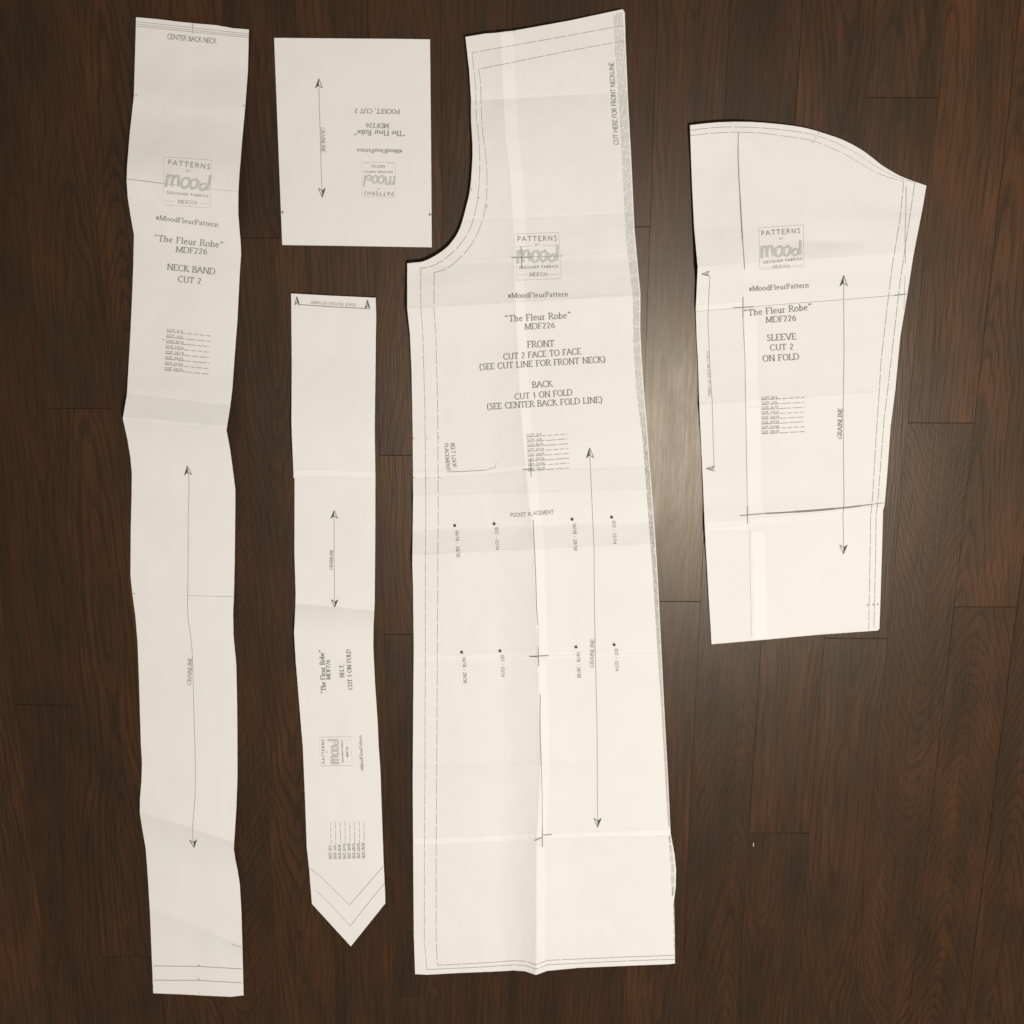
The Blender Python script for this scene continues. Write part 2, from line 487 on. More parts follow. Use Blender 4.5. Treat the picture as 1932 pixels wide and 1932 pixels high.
# ------------------------------------------------------------------ lettering
S = lambda *p: ('c', list(p))
L_ = lambda *p: ('l', list(p))
V = lambda x, a=0.0, b=1.0: ('v', [(x, a), (x, b)])
X = 0.66
GL = {
 ' ': (0.30, []),
 'A': (0.70, [L_((0, 0), (.34, 1)), L_((.34, 1), (.70, 0)), L_((.13, .36), (.57, .36))]),
 'B': (0.56, [V(.08), S((.08, 1), (.36, .99), (.48, .77), (.36, .55), (.08, .53)), S((.08, .53), (.40, .52), (.55, .28), (.40, .02), (.08, 0))]),
 'C': (0.66, [S((.63, .80), (.52, .97), (.36, 1), (.13, .85), (.03, .5), (.13, .15), (.36, 0), (.52, .03), (.64, .20))]),
 'D': (0.74, [V(.08), S((.08, 1), (.40, .98), (.63, .82), (.70, .5), (.62, .18), (.38, .02), (.08, 0))]),
 'E': (0.53, [V(.08), L_((.08, .99), (.48, .99), (.49, .84)), L_((.08, .52), (.42, .52)), L_((.08, .01), (.50, .01), (.53, .18))]),
 'F': (0.51, [V(.08), L_((.08, .99), (.48, .99), (.49, .84)), L_((.08, .51), (.42, .51))]),
 'G': (0.72, [S((.65, .80), (.52, .97), (.36, 1), (.13, .85), (.03, .5), (.13, .15), (.36, 0), (.54, .03), (.66, .10)), L_((.66, .10), (.66, .42)), L_((.52, .42), (.74, .42))]),
 'H': (0.76, [V(.08), V(.68), L_((.08, .52), (.68, .52))]),
 'I': (0.26, [V(.13)]),
 'K': (0.63, [V(.08), L_((.52, .98), (.10, .50)), L_((.20, .60), (.62, 0))]),
 'L': (0.50, [V(.08), L_((.08, .01), (.46, .01), (.49, .20))]),
 'M': (0.90, [L_((.06, 0), (.12, 1)), L_((.12, 1), (.45, .05)), L_((.45, .05), (.78, 1)), V(.82)]),
 'N': (0.76, [L_((.09, 0), (.09, 1)), L_((.09, 1), (.67, 0)), L_((.67, 0), (.67, 1))]),
 'O': (0.76, [S((.38, 1), (.14, .86), (.04, .5), (.14, .14), (.38, 0), (.62, .14), (.72, .5), (.62, .86), (.38, 1))]),
 'P': (0.55, [V(.08), S((.08, 1), (.38, .98), (.52, .74), (.38, .48), (.08, .46))]),
 'R': (0.61, [V(.08), S((.08, 1), (.38, .98), (.50, .76), (.38, .53), (.08, .51)), L_((.28, .51), (.62, 0))]),
 'S': (0.48, [S((.42, .86), (.32, .99), (.14, .97), (.07, .78), (.20, .58), (.36, .44), (.43, .22), (.32, .02), (.14, .01), (.05, .17))]),
 'T': (0.62, [V(.31), L_((.02, .82), (.03, .99), (.59, .99), (.60, .82))]),
 'U': (0.73, [S((.11, 1), (.11, .30), (.20, .06), (.38, 0), (.56, .06), (.64, .30), (.64, 1)), L_((.02, .99), (.22, .99)), L_((.54, .99), (.74, .99))]),
 'V': (0.68, [L_((.02, 1), (.34, 0)), L_((.34, 0), (.66, 1))]),
 'Y': (0.62, [L_((.02, 1), (.31, .48)), L_((.60, 1), (.31, .48)), V(.31, 0, .48)]),
 'Z': (0.60, [L_((.05, .99), (.56, .99)), L_((.56, .99), (.04, .01)), L_((.04, .01), (.57, .01))]),
 'a': (0.45, [S((.07, .55), (.17, X), (.29, .62), (.33, .48), (.33, .06), (.42, .02)), S((.33, .40), (.12, .32), (.05, .16), (.13, .01), (.24, .04), (.33, .14))]),
 'b': (0.52, [L_((.09, 1.02), (.09, 0)), S((.09, .50), (.24, X), (.41, .56), (.47, .34), (.40, .08), (.24, 0), (.09, .06))]),
 'd': (0.53, [L_((.43, 1.02), (.43, 0)), S((.43, .50), (.30, X), (.12, .56), (.05, .32), (.12, .07), (.26, 0), (.43, .14))]),
 'e': (0.44, [S((.06, .37), (.40, .38), (.35, .58), (.23, X), (.09, .55), (.04, .32), (.12, .07), (.26, 0), (.40, .11))]),
 'h': (0.54, [L_((.09, 1.02), (.09, 0)), S((.09, .50), (.22, .63), (.34, .64), (.42, .50), (.42, 0))]),
 'l': (0.24, [L_((.12, 1.04), (.12, 0))]),
 'n': (0.54, [L_((.10, X), (.10, 0)), S((.10, .50), (.22, .63), (.34, .64), (.42, .50), (.42, 0))]),
 'o': (0.52, [S((.26, X), (.10, .57), (.04, .33), (.10, .09), (.26, 0), (.42, .09), (.48, .33), (.42, .57), (.26, X))]),
 'r': (0.35, [L_((.10, X), (.10, 0)), S((.10, .44), (.20, .62), (.34, .62))]),
 't': (0.31, [S((.13, .88), (.13, .14), (.18, .02), (.30, .05)), L_((.02, .63), (.29, .63))]),
 'u': (0.54, [S((.10, X), (.10, .16), (.18, .02), (.30, .03), (.43, .16)), L_((.43, X), (.43, 0))]),
 '0': (0.50, [S((.25, 1), (.09, .82), (.05, .5), (.09, .18), (.25, 0), (.41, .18), (.45, .5), (.41, .82), (.25, 1))]),
 '1': (0.42, [L_((.10, .82), (.24, .98), (.24, 0))]),
 '2': (0.49, [S((.06, .78), (.14, .95), (.28, .98), (.40, .80), (.34, .55), (.18, .28), (.05, .03)), L_((.05, .03), (.44, .03))]),
 '3': (0.48, [S((.07, .85), (.20, .99), (.36, .90), (.36, .66), (.20, .54), (.38, .44), (.42, .22), (.28, .01), (.05, .05))]),
 '4': (0.50, [L_((.34, 0), (.34, 1), (.04, .30), (.47, .30))]),
 '6': (0.50, [S((.40, .96), (.20, .80), (.07, .50), (.07, .20), (.22, 0), (.38, .06), (.44, .30), (.36, .54), (.22, .58), (.08, .42))]),
 '8': (0.50, [S((.25, 1), (.12, .90), (.12, .68), (.25, .54), (.40, .40), (.42, .14), (.25, 0), (.08, .14), (.10, .40), (.25, .54), (.38, .68), (.38, .90), (.25, 1))]),
 '#': (0.50, [L_((.13, .05), (.20, .75)), L_((.31, .05), (.38, .75)), L_((.03, .26), (.46, .26)), L_((.05, .54), (.48, .54))]),
 '(': (0.30, [S((.26, 1.06), (.10, .75), (.07, .45), (.10, .15), (.26, -.18))]),
 ')': (0.30, [S((.04, 1.06), (.20, .75), (.23, .45), (.20, .15), (.04, -.18))]),
 ',': (0.22, [S((.10, .08), (.12, -.05), (.05, -.18))]),
 '/': (0.36, [L_((.02, -.05), (.34, 1.02))]),
 '-': (0.34, [L_((.05, .36), (.29, .36))]),
 '_': (0.5, []),
 '*': (0.35, [L_((.05, .80), (.30, .80), (.17, .45), (.05, .80))]),
 '\u201c': (0.42, [S((.15, 1.02), (.06, .92), (.08, .80)), S((.34, 1.02), (.25, .92), (.27, .80))]),
 '\u201d': (0.42, [S((.12, 1.02), (.17, .90), (.06, .78)), S((.31, 1.02), (.36, .90), (.25, .78))]),
}

def text(s, a, b, cap, style='serif', weight=1.0, gap=0.11):
    """strokes of the string s set along the line from a to b (tracing units), capitals cap high"""
    total = sum(GL[c][0] + gap for c in s) - gap
    dx, dy = (b[0] - a[0]) / total, (b[1] - a[1]) / total
    L = math.hypot(b[0] - a[0], b[1] - a[1])
    ux, uy = (b[0] - a[0]) / L, (b[1] - a[1]) / L
    nx, ny = uy, -ux                    # up from the baseline (image y runs down)
    ang = math.atan2(-uy, ux)
    thick, thin = (0.165 * cap * weight, 0.045 * cap * weight) if style == 'serif' else (0.115 * cap * weight, 0.105 * cap * weight)
    out = []
    x = 0.0
    def P(q): return (a[0] + dx * (x + q[0]) + nx * cap * q[1], a[1] + dy * (x + q[0]) + ny * cap * q[1])
    for c in s:
        adv, sts = GL[c]
        for kind, pts in sts:
            pp = [P(q) for q in pts]
            if kind == 'c': pp = smooth_pts(pp, max(0.8, cap * 0.12))
            out.append((pp, (thin, thick, ang + math.radians(12)) if style == 'serif' else thick))
            if style == 'serif' and kind == 'v':
                for q in pts:
                    out.append(([P((q[0] - .15, min(.98, max(.02, q[1])))), P((q[0] + .15, min(.98, max(.02, q[1]))))], thin * 1.5))
            elif style == 'serif' and kind == 'l' and c in 'AKMNRVYbdhlnrtu':
                for q in (pts[0], pts[-1]):
                    if abs(q[1]) < .02 and q[0] > -0.01 or (abs(q[1] - 1) < .01 and c in 'KNVYM'):
                        out.append(([P((q[0] - .14, min(.98, max(.02, q[1])))), P((q[0] + .14, min(.98, max(.02, q[1]))))], thin * 1.5))
        x += adv + gap
    return out

MOOD = [  # brush lettering of the logo, unit box (x 0..1, x-height 0..1)
 [(.04, 1.0), (.03, .5), (.02, 0)], [(.03, .55), (.10, .92), (.16, .85), (.15, .4), (.15, .05)],
 [(.16, .6), (.22, .92), (.29, .85), (.29, .4), (.31, .12)],
 [(.48, .85), (.40, .78), (.36, .40), (.40, .06), (.48, .12), (.54, .50), (.50, .85), (.46, .80)],
 [(.66, .80), (.58, .70), (.56, .30), (.62, .05), (.69, .20), (.72, .60), (.66, .88), (.72, .66), (.78, .60)],
 [(.90, .55), (.82, .50), (.77, .22), (.82, .02), (.90, .15), (.95, .55)], [(.985, 1.25), (.97, .6), (.95, .05)]]

def logo(pc, pat, by, mood, des, mdf, box, rules, caps, mh, k=1.0):
    """the little printed emblem: frame, three lines of lettering and a brush-lettered word"""
    lg = pc.part('logo', M_PALE, [], polys=())
    fr = [box[0], box[1], box[2], box[3], box[0]]
    pc.part('logo_frame', M_FAINT, [(fr, 0.9 * k)] + [(r, 0.9 * k) for r in rules], lg)
    pc.part('logo_lettering', M_INK2, text('PATTERNS', *pat, caps[0], 'sans', 1.05, .30), lg)
    pc.part('logo_lettering', M_GREY, text('BY', *by, caps[1], 'sans', 1.2, .2), lg)
    pc.part('logo_lettering', M_INK2, text('DESIGNER FABRICS', *des, caps[2], 'sans', 1.4, .22), lg)
    pc.part('logo_lettering', M_GREY, text('MDF226', *mdf, caps[3], 'serif', 1.1, .1), lg)
    a, b = mood
    L = math.hypot(b[0] - a[0], b[1] - a[1]); ux, uy = (b[0] - a[0]) / L, (b[1] - a[1]) / L
    sts = []
    for st in MOOD:
        pp = [(a[0] + ux * L * q[0] + uy * mh * q[1], a[1] + uy * L * q[0] - ux * mh * q[1]) for q in st]
        sts.append((smooth_pts(pp, 1.5), (2.8 * k, 5.2 * k, math.atan2(-uy, ux) + .4)))
    pc.part('logo_script', M_PALE, sts, lg)
    return lg

SIZES = ['0/2', '4/6', '8/10', '12/14', '16/18', '20/22', '24/26', '28/30']
def size_chart(pc, a, b, step, cap, star=None):
    sts, rules = [], []
    for i, s in enumerate(SIZES):
        p = (a[0] + step[0] * i, a[1] + step[1] * i); q = (b[0] + step[0] * i, b[1] + step[1] * i)
        fr = 0.31 + 0.02 * min(len(s), 5)
        m = (p[0] + (q[0] - p[0]) * fr, p[1] + (q[1] - p[1]) * fr)
        sts += text('SIZE ' + s, p, m, cap, 'serif', 1.25, .1)
        if i == star:
            L = math.hypot(q[0] - p[0], q[1] - p[1])
            p0 = (p[0] - (q[0] - p[0]) / L * 7, p[1] - (q[1] - p[1]) / L * 7)
            sts += text('*', p0, (p0[0] + (q[0] - p[0]) / L * 4, p0[1] + (q[1] - p[1]) / L * 4), 6, 'sans', 2.0)
        # rule under the size, in the dash of its own cutting line
        off = (-(q[1] - p[1]) * 0.012, (q[0] - p[0]) * 0.012)
        rules += dash([(p[0] + off[0], p[1] + off[1]), (q[0] + off[0], q[1] + off[1])], 9 + i % 3 * 7, 1.6, 0.95, seed=i)
    sc = pc.part('size_chart', M_GREY, sts)
    pc.part('size_rule', M_GREY, rules, sc)
    return sc

def dash(pts, on, gap, w, seed=0):
    """split a polyline into dashes"""
    rng = random.Random(seed)
    d = dens(pts, 1.5)
    out, cur, acc, pen = [], [d[0]], 0.0, True
    lim = on * rng.uniform(.6, 1.1)
    for a, b in zip(d[:-1], d[1:]):
        acc += math.hypot(b[0] - a[0], b[1] - a[1])
        if pen: cur.append(b)
        if acc > lim:
            if pen:
                if len(cur) > 1: out.append((cur, w))
                lim = gap
            else:
                cur = [b]; lim = on * rng.uniform(.75, 1.2)
            pen = not pen; acc = 0.0
    if pen and len(cur) > 1: out.append((cur, w))
    return out

def head(tip, back, hw, flip=False):
    """split arrow head: one half solid, the other outlined -> (polys, strokes)"""
    dx, dy = back[0] - tip[0], back[1] - tip[1]
    L = math.hypot(dx, dy); ux, uy = dx / L, dy / L
    nx, ny = -uy * hw, ux * hw
    if flip: nx, ny = -nx, -ny
    notch = (tip[0] + dx * .70, tip[1] + dy * .70)
    l = (back[0] + nx, back[1] + ny); r = (back[0] - nx, back[1] - ny)
    return [[tip, l, notch]], [([tip, r, notch], 1.1), ([tip, l], 0.7)]

def arrow(pc, line, t1, b1, t2, b2, hw, label_text, la, lb, cap, lm=None):
    gl = pc.part('grainline_arrow', M_GREY, [(line, 1.15)])
    for t, b in ((t1, b1), (t2, b2)):
        pl, st = head(t, b, hw * 1.12)
        pc.part('arrow_head', M_INK, st, gl, polys=pl)
    pc.part('arrow_lettering', lm or M_INK2, text(label_text, la, lb, cap, 'serif', 1.0), gl)
    return gl

def cross(pc, strokes, mat=None):
    return pc.part('registration_cross', mat or M_INK2, strokes)

# ------------------------------------------------------------------ neck band
nb_out = [(256.8, 32.4), (300, 36.3), (335, 40.8), (363, 43.6), (410, 47.8), (440, 53.2), (469.4, 55.6),
 (467.8, 132), (462.8, 198.4), (456.3, 271), (451.5, 330.7), (449.6, 365), (449.5, 403.6), (452, 435), (454.3, 461.8), (454.8, 480), (452, 520),
 (448.2, 599.3), (442.5, 675), (438.2, 734.7), (434.2, 768), (427.3, 811.6), (433.9, 846.3), (438.9, 883.5), (443.9, 923), (443.9, 957.9),
 (442.8, 1057), (441.4, 1121.5), (439.8, 1158), (440.6, 1200), (445.8, 1254), (447.4, 1335), (448, 1462.5), (446, 1522), (443, 1570.5),
 (441, 1601.5), (444, 1622), (448, 1640.6), (452.3, 1667.5), (455.4, 1719), (457.4, 1791.3), (459.5, 1878),
 (435.7, 1880.6), (396.6, 1879), (343, 1876), (289.2, 1874),
 (282.8, 1719), (279, 1655), (275, 1601), (268.8, 1565.5), (264, 1535), (264, 1509), (266.7, 1476), (268, 1437.5), (266, 1408), (262, 1276),
 (259.4, 1209.7), (255.4, 1162), (250, 1122.4), (246.2, 1085.4), (246.7, 1000), (248.2, 942), (248.8, 892), (246, 863), (240.8, 831), (231.8, 790),
 (239.5, 743.8), (245.6, 638), (248.8, 572), (251.5, 500), (252.7, 442), (246, 405), (240.8, 370.5), (239, 341.4), (239.6, 317.6),
 (244.8, 251.4), (252.7, 180), (254.6, 111)]
nb_f = folds([(20, 45, .004, .004, 'r'), (110, 120, .003, .003, 'r'), (200, 215, .009, .009, 'r'), (338, 362, .025, .022, 'r'), (448, 470, .003, .003, 'r'),
 (600, 610, .005, .006, 'r'), (700, 720, .012, .012, 's'), (742, 766, .018, .018, 's'), (790, 808, .030, .029, 's'), (905, 925, .003, .003, 'r'), (1060, 1075, .010, .004, 'r'), (1123, 1125, .008, .006, 's'),
 (1290, 1250, .001, .001, 'r'), (1430, 1450, .003, .002, 'r'), (1525, 1590, .016, .018, 's'), (1620, 1665, .003, .003, 'r'), (1700, 1780, .004, .005, 's'),
 (1760, 1815, .001, .001, 'r'), (1880, 1885, .003, .003, 'r')], 250, 447)
nb = Piece('neck_band_pattern', 'long wavy white paper strip lettered NECK BAND, leftmost piece on the floor',
 nb_out, nb_f, [([(239, 338), (345, 350), (451, 362)], -.0004), ([(231, 790), (330, 799), (428, 808)], .0005), ([(235, 742), (437, 766)], -.0003), ([(264, 1525), (441, 1590)], .0002), ([(248, 1123), (441, 1125)], -.0002), ([(284, 1705), (457, 1783)], .0004)], seed=1.3)
nb.part('heading_lettering', M_INK2, text('CENTER BACK NECK', (315.7, 73.4), (408.3, 82.5), 9.3, 'sans', 0.95, .06))
nb.part('title_lettering', M_INK2, text('\u201cThe Fleur Robe\u201d', (290.8, 454.5), (420.4, 468), 11.3) + text('MDF226', (331.8, 475.8), (390.5, 480.2), 10.5)
 + text('NECK BAND', (315.4, 508.9), (405.3, 517.9), 11.2) + text('CUT 2', (335.8, 531.7), (378.9, 536), 11))
nb.part('hashtag_lettering', M_INK2, text('#MoodFleurPattern', (293.5, 414.6), (411.2, 428.6), 8.8))
logo(nb, ((316.5, 310.3), (395.8, 319.5)), ((351.6, 324.3), (359.6, 325.2)), ((311, 352.5), (395.6, 361)), ((314.1, 365.6), (393.2, 372.5)), ((335.8, 383.4), (372, 386.2)),
 [(309.9, 296.5), (400, 302.5), (396.6, 393), (308, 386.4)], [[(312, 379), (330, 380.5)], [(376, 384), (394, 385.6)]], (8.9, 3.6, 4.2, 6.2), 24)
size_chart(nb, (314.1, 625), (397.9, 633), (-.55, 10.32), 4.6, star=2)
arrow(nb, smooth_pts([(354.2, 886), (355.9, 895.8), (356.6, 920.6), (355.4, 970.2), (355.1, 1044.6), (354.4, 1106.6), (353.9, 1135), (355.1, 1166.1), (360.8, 1210), (363.1, 1240), (364.8, 1300.5), (367.1, 1381.5),
 (368.7, 1439.3), (368.2, 1497.2), (364.8, 1543.5), (363.3, 1572), (365, 1590)]), (353.4, 879.2), (354.8, 896.5), (366.2, 1599.5), (364.6, 1585), 6.2, 'GRAINLINE', (360.9, 1292.4), (362.6, 1241.4), 7.6, M_GREY)
for pts in ([(257.8, 41), (363, 52.5), (468.8, 64.5)], [(257.8, 45.4), (363, 57), (468.8, 68)], [(257.8, 49.4), (363, 60.5), (468.8, 71)],
            [(290, 1822.8), (375, 1823.8), (457.2, 1828.6)], [(290, 1849.7), (375, 1850.2), (458, 1855)]):
    nb.part('cutting_line', M_LINE, [(pts, .85)])
for st in ([([(363.6, 43), (363.6, 64)], .9), ([(361, 48), (366, 48.4)], .8), ([(361, 60), (366, 60.4)], .8)], [([(254.5, 179.6), (258, 180)], 1.0), ([(258, 178), (258, 182)], .8)], [([(459, 199.4), (462.5, 199.7)], 1.0), ([(459, 197), (459, 202)], .8)],
 [([(375.3, 1820), (375.3, 1824)], .9), ([(373, 1821.8), (377.6, 1821.8)], .8)], [([(375.3, 1846.5), (375.3, 1850)], .9), ([(373, 1848), (377.6, 1848)], .8)], [([(375.3, 1871), (375.3, 1875)], .9)]):
    nb.part('notch_mark', M_GREY, st)
nb.part('page_seam_and_shade', M_LINE, [([(239.5, 338), (270, 341.5), (305, 346)], 1.2), ([(305, 346), (345, 351)], .6)])
nb.part('page_seam_and_shade', M_FAINT, [([(345, 351), (450, 361.5)], .6)])
nb.part('page_seam_and_shade', M_FAINT, [([(353, 1124), (400, 1125.5), (441, 1126.4)], .8)])
nb.part('page_seam_and_shade', M_GREY, [([(249, 1119), (256, 1121)], 1.0)])
nb.part('page_seam_and_shade', M_PALE, [([(436, 1781.5), (456, 1787.5)], .8)])

# ------------------------------------------------------------------ pocket
pk = Piece('pocket_pattern', 'small flat white paper rectangle lettered POCKET upside down, at the top between two long pieces',
 [(517.2, 71.4), (600, 72.2), (686.5, 72.9), (760, 73.4), (811.3, 74.3), (813.2, 270), (814.7, 466.7), (680, 464.4), (532.5, 462.2), (524.6, 260)],
 folds([(60, 60, .0022, .002, 'r'), (250, 250, .0004, .0004, 'r'), (470, 470, .0012, .001, 'r')], 520, 812), wave=.0006, seed=2.6, jag=.08)
pk.part('title_lettering', M_INK2, text('POCKET, CUT 2', (754, 206.6), (669.6, 204.9), 8.4) + text('MDF226', (733.7, 233.6), (690.6, 232.6), 8.6)
 + text('\u201cThe Fleur Robe\u201d', (764.8, 247.4), (668.5, 245.2), 9.6))
pk.part('hashtag_lettering', M_INK2, text('#MoodFleurPattern', (759.1, 282.4), (673.5, 280.6), 7.3))
logo(pk, ((742.3, 362.3), (687.2, 361.4)), ((716.9, 355.6), (711.2, 355.5)), ((746.1, 332.2), (686.5, 330.4)), ((740.9, 323.4), (686.5, 322.6)), ((725.9, 312), (700.7, 311.4)),
 [(745.7, 372.6), (683, 371.5), (683, 306), (746.5, 307.3)], [[(743, 309.5), (729, 309.3)], [(697, 308.8), (686, 308.6)]], (6.6, 2.4, 3.0, 4.6), 17.5, .72)
arrow(pk, [(601.6, 160), (604.5, 260), (607.6, 362)], (601.5, 148.3), (601.7, 166.5), (608.2, 372.9), (607.4, 354.5), 6.0, 'GRAINLINE', (605.4, 241.1), (606.9, 287.7), 7.2, M_GREY)
pk.part('notch_mark', M_INK, [([(530.2, 400.4), (534, 400.4)], 1.3), ([(533.8, 397.6), (533.8, 403.2)], 1.2)])
pk.part('notch_mark', M_INK, [([(810, 404.8), (814.3, 404.8)], 1.3), ([(810.2, 402), (810.2, 407.6)], 1.2)])

# ------------------------------------------------------------------ belt
bl_out = [(549.3, 553.7), (630, 558.2), (708.8, 561.7), (709.7, 600), (708.2, 719.4), (706.8, 808.7), (707.6, 857.8), (708.2, 898), (707.9, 1022), (706.9, 1136), (704.7, 1181), (704.2, 1220.7),
 (707.4, 1286.8), (712.7, 1366), (714.2, 1405.6), (717.4, 1448.5), (723.9, 1631), (726.6, 1685), (727, 1704.3), (661.9, 1785.5), (588.5, 1705.3), (583.1, 1637.7), (578.8, 1599), (575.8, 1515),
 (571.3, 1405.6), (569.2, 1385), (564.5, 1326.5), (557.9, 1247), (554.9, 1194), (557.4, 1144), (557.9, 1122.8), (555.5, 1040), (555.8, 942.6), (555.8, 903), (554.1, 900.9), (550.5, 817.6), (549.9, 793.8), (550.5, 689.7)]
bl_f = folds([(545, 550, .003, .003, 'r'), (650, 655, .004, .004, 'r'), (805, 812, .014, .012, 'r'), (885, 889, .006, .005, 's'), (897, 900, .0045, .004, 's'), (1010, 1010, .0015, .001, 'r'),
 (1138, 1152, .001, .001, 's'), (1212, 1218, .015, .014, 'r'), (1310, 1310, .005, .004, 'r'), (1440, 1440, .002, .001, 'r'), (1590, 1590, .003, .003, 'r'), (1639, 1640, .0045, .0045, 's'), (1790, 1790, .002, .002, 'r')], 556, 710)
bl = Piece('belt_pattern', 'narrow white paper strip with a pointed lower end lettered BELT',
 bl_out, bl_f, [([(558, 1138), (706, 1152)], -.0003), ([(583, 1639), (724, 1640)], .0004), ([(555, 897), (708, 900)], -.0004), ([(555, 886), (708, 889)], .0005)], seed=3.9)
fm = bl.part('fold_mark', M_INK2, [([(562.5, 576), (566, 574.8), (630, 579.2), (692, 582.2), (697.5, 582.6)], 1.1)])
for t, b in (((560.4, 559.6), (560.8, 575.8)), ((693.5, 566), (693.3, 582.2))):
    pl, st = head(t, b, 4.6, True)
    bl.part('arrow_head', M_INK, st, fm, polys=pl)
bl.part('arrow_lettering', M_GREY, text('PLACE ON FOLD OF FABRIC', (670.8, 573.3), (585.2, 568.3), 4.8, 'serif', 1.1), fm)
arrow(bl, [(630.5, 972), (630.6, 1050), (630.9, 1090), (631.4, 1138)], (630.5, 963.2), (630.5, 978.5), (631.5, 1146), (631.4, 1131.5), 5.8, 'GRAINLINE', (627.8, 1075.2), (628.8, 1037.5), 6.3, M_GREY)
bl.part('title_lettering', M_INK2, text('\u201cThe Fleur Robe\u201d', (615.3, 1308.5), (611.3, 1226.8), 9.2) + text('MDF226', (623.8, 1281.9), (622.4, 1245.3), 8)
 + text('BELT,', (649.5, 1277.7), (648.3, 1252.3), 8) + text('CUT 1 ON FOLD', (665, 1300.9), (661.4, 1225.7), 8.2))
logo(bl, ((613.5, 1440.7), (611.6, 1395.7)), ((618.8, 1420.5), (618.6, 1416.5)), ((641.2, 1441.5), (639.1, 1395.2)), ((648.4, 1438.9), (646.5, 1396.5)), ((657.7, 1428.3), (656.8, 1409)),
 [(605, 1445.5), (602, 1391.5), (662, 1390.5), (665, 1445)], [[(655, 1442), (654.6, 1432)], [(653.8, 1405), (653.4, 1395)]], (5.2, 2.2, 2.8, 4.2), 17, .68)
bl.part('hashtag_lettering', M_GREY, text('#MoodFleurPattern', (686.2, 1454), (682.5, 1387.8), 6.2))
size_chart(bl, (624.6, 1621.6), (623.2, 1551.7), (8.95, -.25), 4.3)
bl.part('cutting_line', M_LINE, [([(584, 1638.5), (605, 1654), (659.4, 1708), (690, 1673), (723, 1635.5)], .7)])
bl.part('cutting_line', M_LINE, [([(595, 1679), (630, 1714), (661.2, 1747.6), (695, 1704), (726, 1666.5)], .65)])
bl.overlap([(555, 886), (630, 887.5), (708, 889)], [(555, 898), (630, 899), (708, 900.5)])

# ------------------------------------------------------------------ front and back
fr_left = [(888.8, 187), (888.8, 225), (891.6, 281), (890, 323.3), (886.5, 359.9), (878.7, 393.6), (871, 421.7), (862.6, 441.4), (847.2, 462.5), (830.3, 476.5), (810.6, 488.3), (795.2, 494.2)]
fr_out = [(878.1, 69.7), (915, 63.5), (935, 62), (970.9, 57.6), (1072, 39.4), (1150.8, 22.5), (1175, 17.4), (1178.9, 23.9), (1180, 69.4), (1184.7, 185), (1190.5, 289.4), (1193.4, 351.4), (1197, 430.8),
 (1201.4, 480.4), (1205, 520), (1208.3, 551.8), (1208.3, 562), (1207.9, 619.3), (1211.3, 688.7), (1214.8, 734.7), (1219.2, 790), (1225.1, 867.5), (1231, 941), (1236.5, 1018), (1241, 1090),
 (1248.4, 1236.7), (1254.5, 1360), (1258.7, 1437), (1260.4, 1469), (1265.2, 1572), (1268.5, 1590), (1272.6, 1612), (1275.4, 1640), (1275, 1672), (1271.5, 1700), (1273, 1760), (1273.4, 1817.8),
 (1261.5, 1819.2), (1181, 1822.2), (1091.9, 1826), (1032.3, 1831.7), (1011.5, 1839.4), (990.7, 1832.6), (969.9, 1831), (928, 1833.2), (868.6, 1835.6), (806, 1839), (783.2, 1838),
 (780.8, 1762.7), (779.4, 1584), (778.7, 1467), (780.6, 1221.9), (779.4, 1108.7), (777.9, 1061), (779.6, 940), (778.5, 802), (776.4, 698), (773.4, 629.6), (768.4, 582), (768.4, 497), (780, 495.6)] + list(reversed(smooth_pts(fr_left, 5))) + [(885, 130)]
fr_h = folds([(40, 10, .014, .006, 'r'), (120, 100, .013, .005, 'r'), (196, 172, .008, .003, 's'), (300, 290, .016, .006, 'r'), (418, 402, .012, .005, 's'), (500, 490, .013, .009, 's'), (583, 557, .021, .018, 's'),
 (680, 665, .006, .007, 'r'), (800, 800, .004, .005, 'r'), (885, 880, .003, .003, 's'), (936, 924, .0085, .007, 's'), (1000, 985, .0035, .003, 's'), (1048, 1027, .0135, .012, 's'), (1120, 1110, .003, .004, 'r'), (1240, 1225, .003, .003, 's'), (1255, 1236, .005, .005, 's'), (1340, 1340, .002, .002, 'r'),
 (1446, 1439, .010, .0075, 's'), (1500, 1490, .002, .002, 'r'), (1594, 1576, .0055, .0055, 's'), (1660, 1650, .002, .002, 'r'), (1729, 1727, .002, .002, 's'), (1840, 1820, .003, .003, 'r')], 780, 1225)
RIDGE = [(20, 940), (60, 943), (260, 953), (330, 962), (420, 967), (576, 972), (787, 983), (921, 995), (1030, 1007), (1200, 1013), (1440, 1020), (1600, 1012), (1839, 1011.5)]
RAMP = [(20, .0035), (250, .0035), (420, .003), (576, .0035), (800, .007), (1000, .009), (1200, .010), (1440, .010), (1600, .013), (1839, .016)]
RIDGE2 = [(20, 992), (400, 1000), (600, 1003), (1000, 1030), (1839, 1060)]
def fr_z(px, py):
    z = fr_h(px, py)
    d = px - lin(py, RIDGE)
    a = lin(py, RAMP)
    wl = lin(py, [(20, 55), (576, 60), (900, 75), (1839, 70)])
    wr = lin(py, [(20, 45), (576, 34), (1000, 60), (1839, 80)])
    if d < 0: z += a * max(0, 1 + d / wl) ** 1.7
    else: z += a * max(0, 1 - d / wr) ** 1.5
    # the right edge lifts a little in the upper part, the lower right corner curls
    z += 0.004 * max(0, 1 - abs(py - 430) / 90) * max(0, (px - 1110) / 90)
    return z
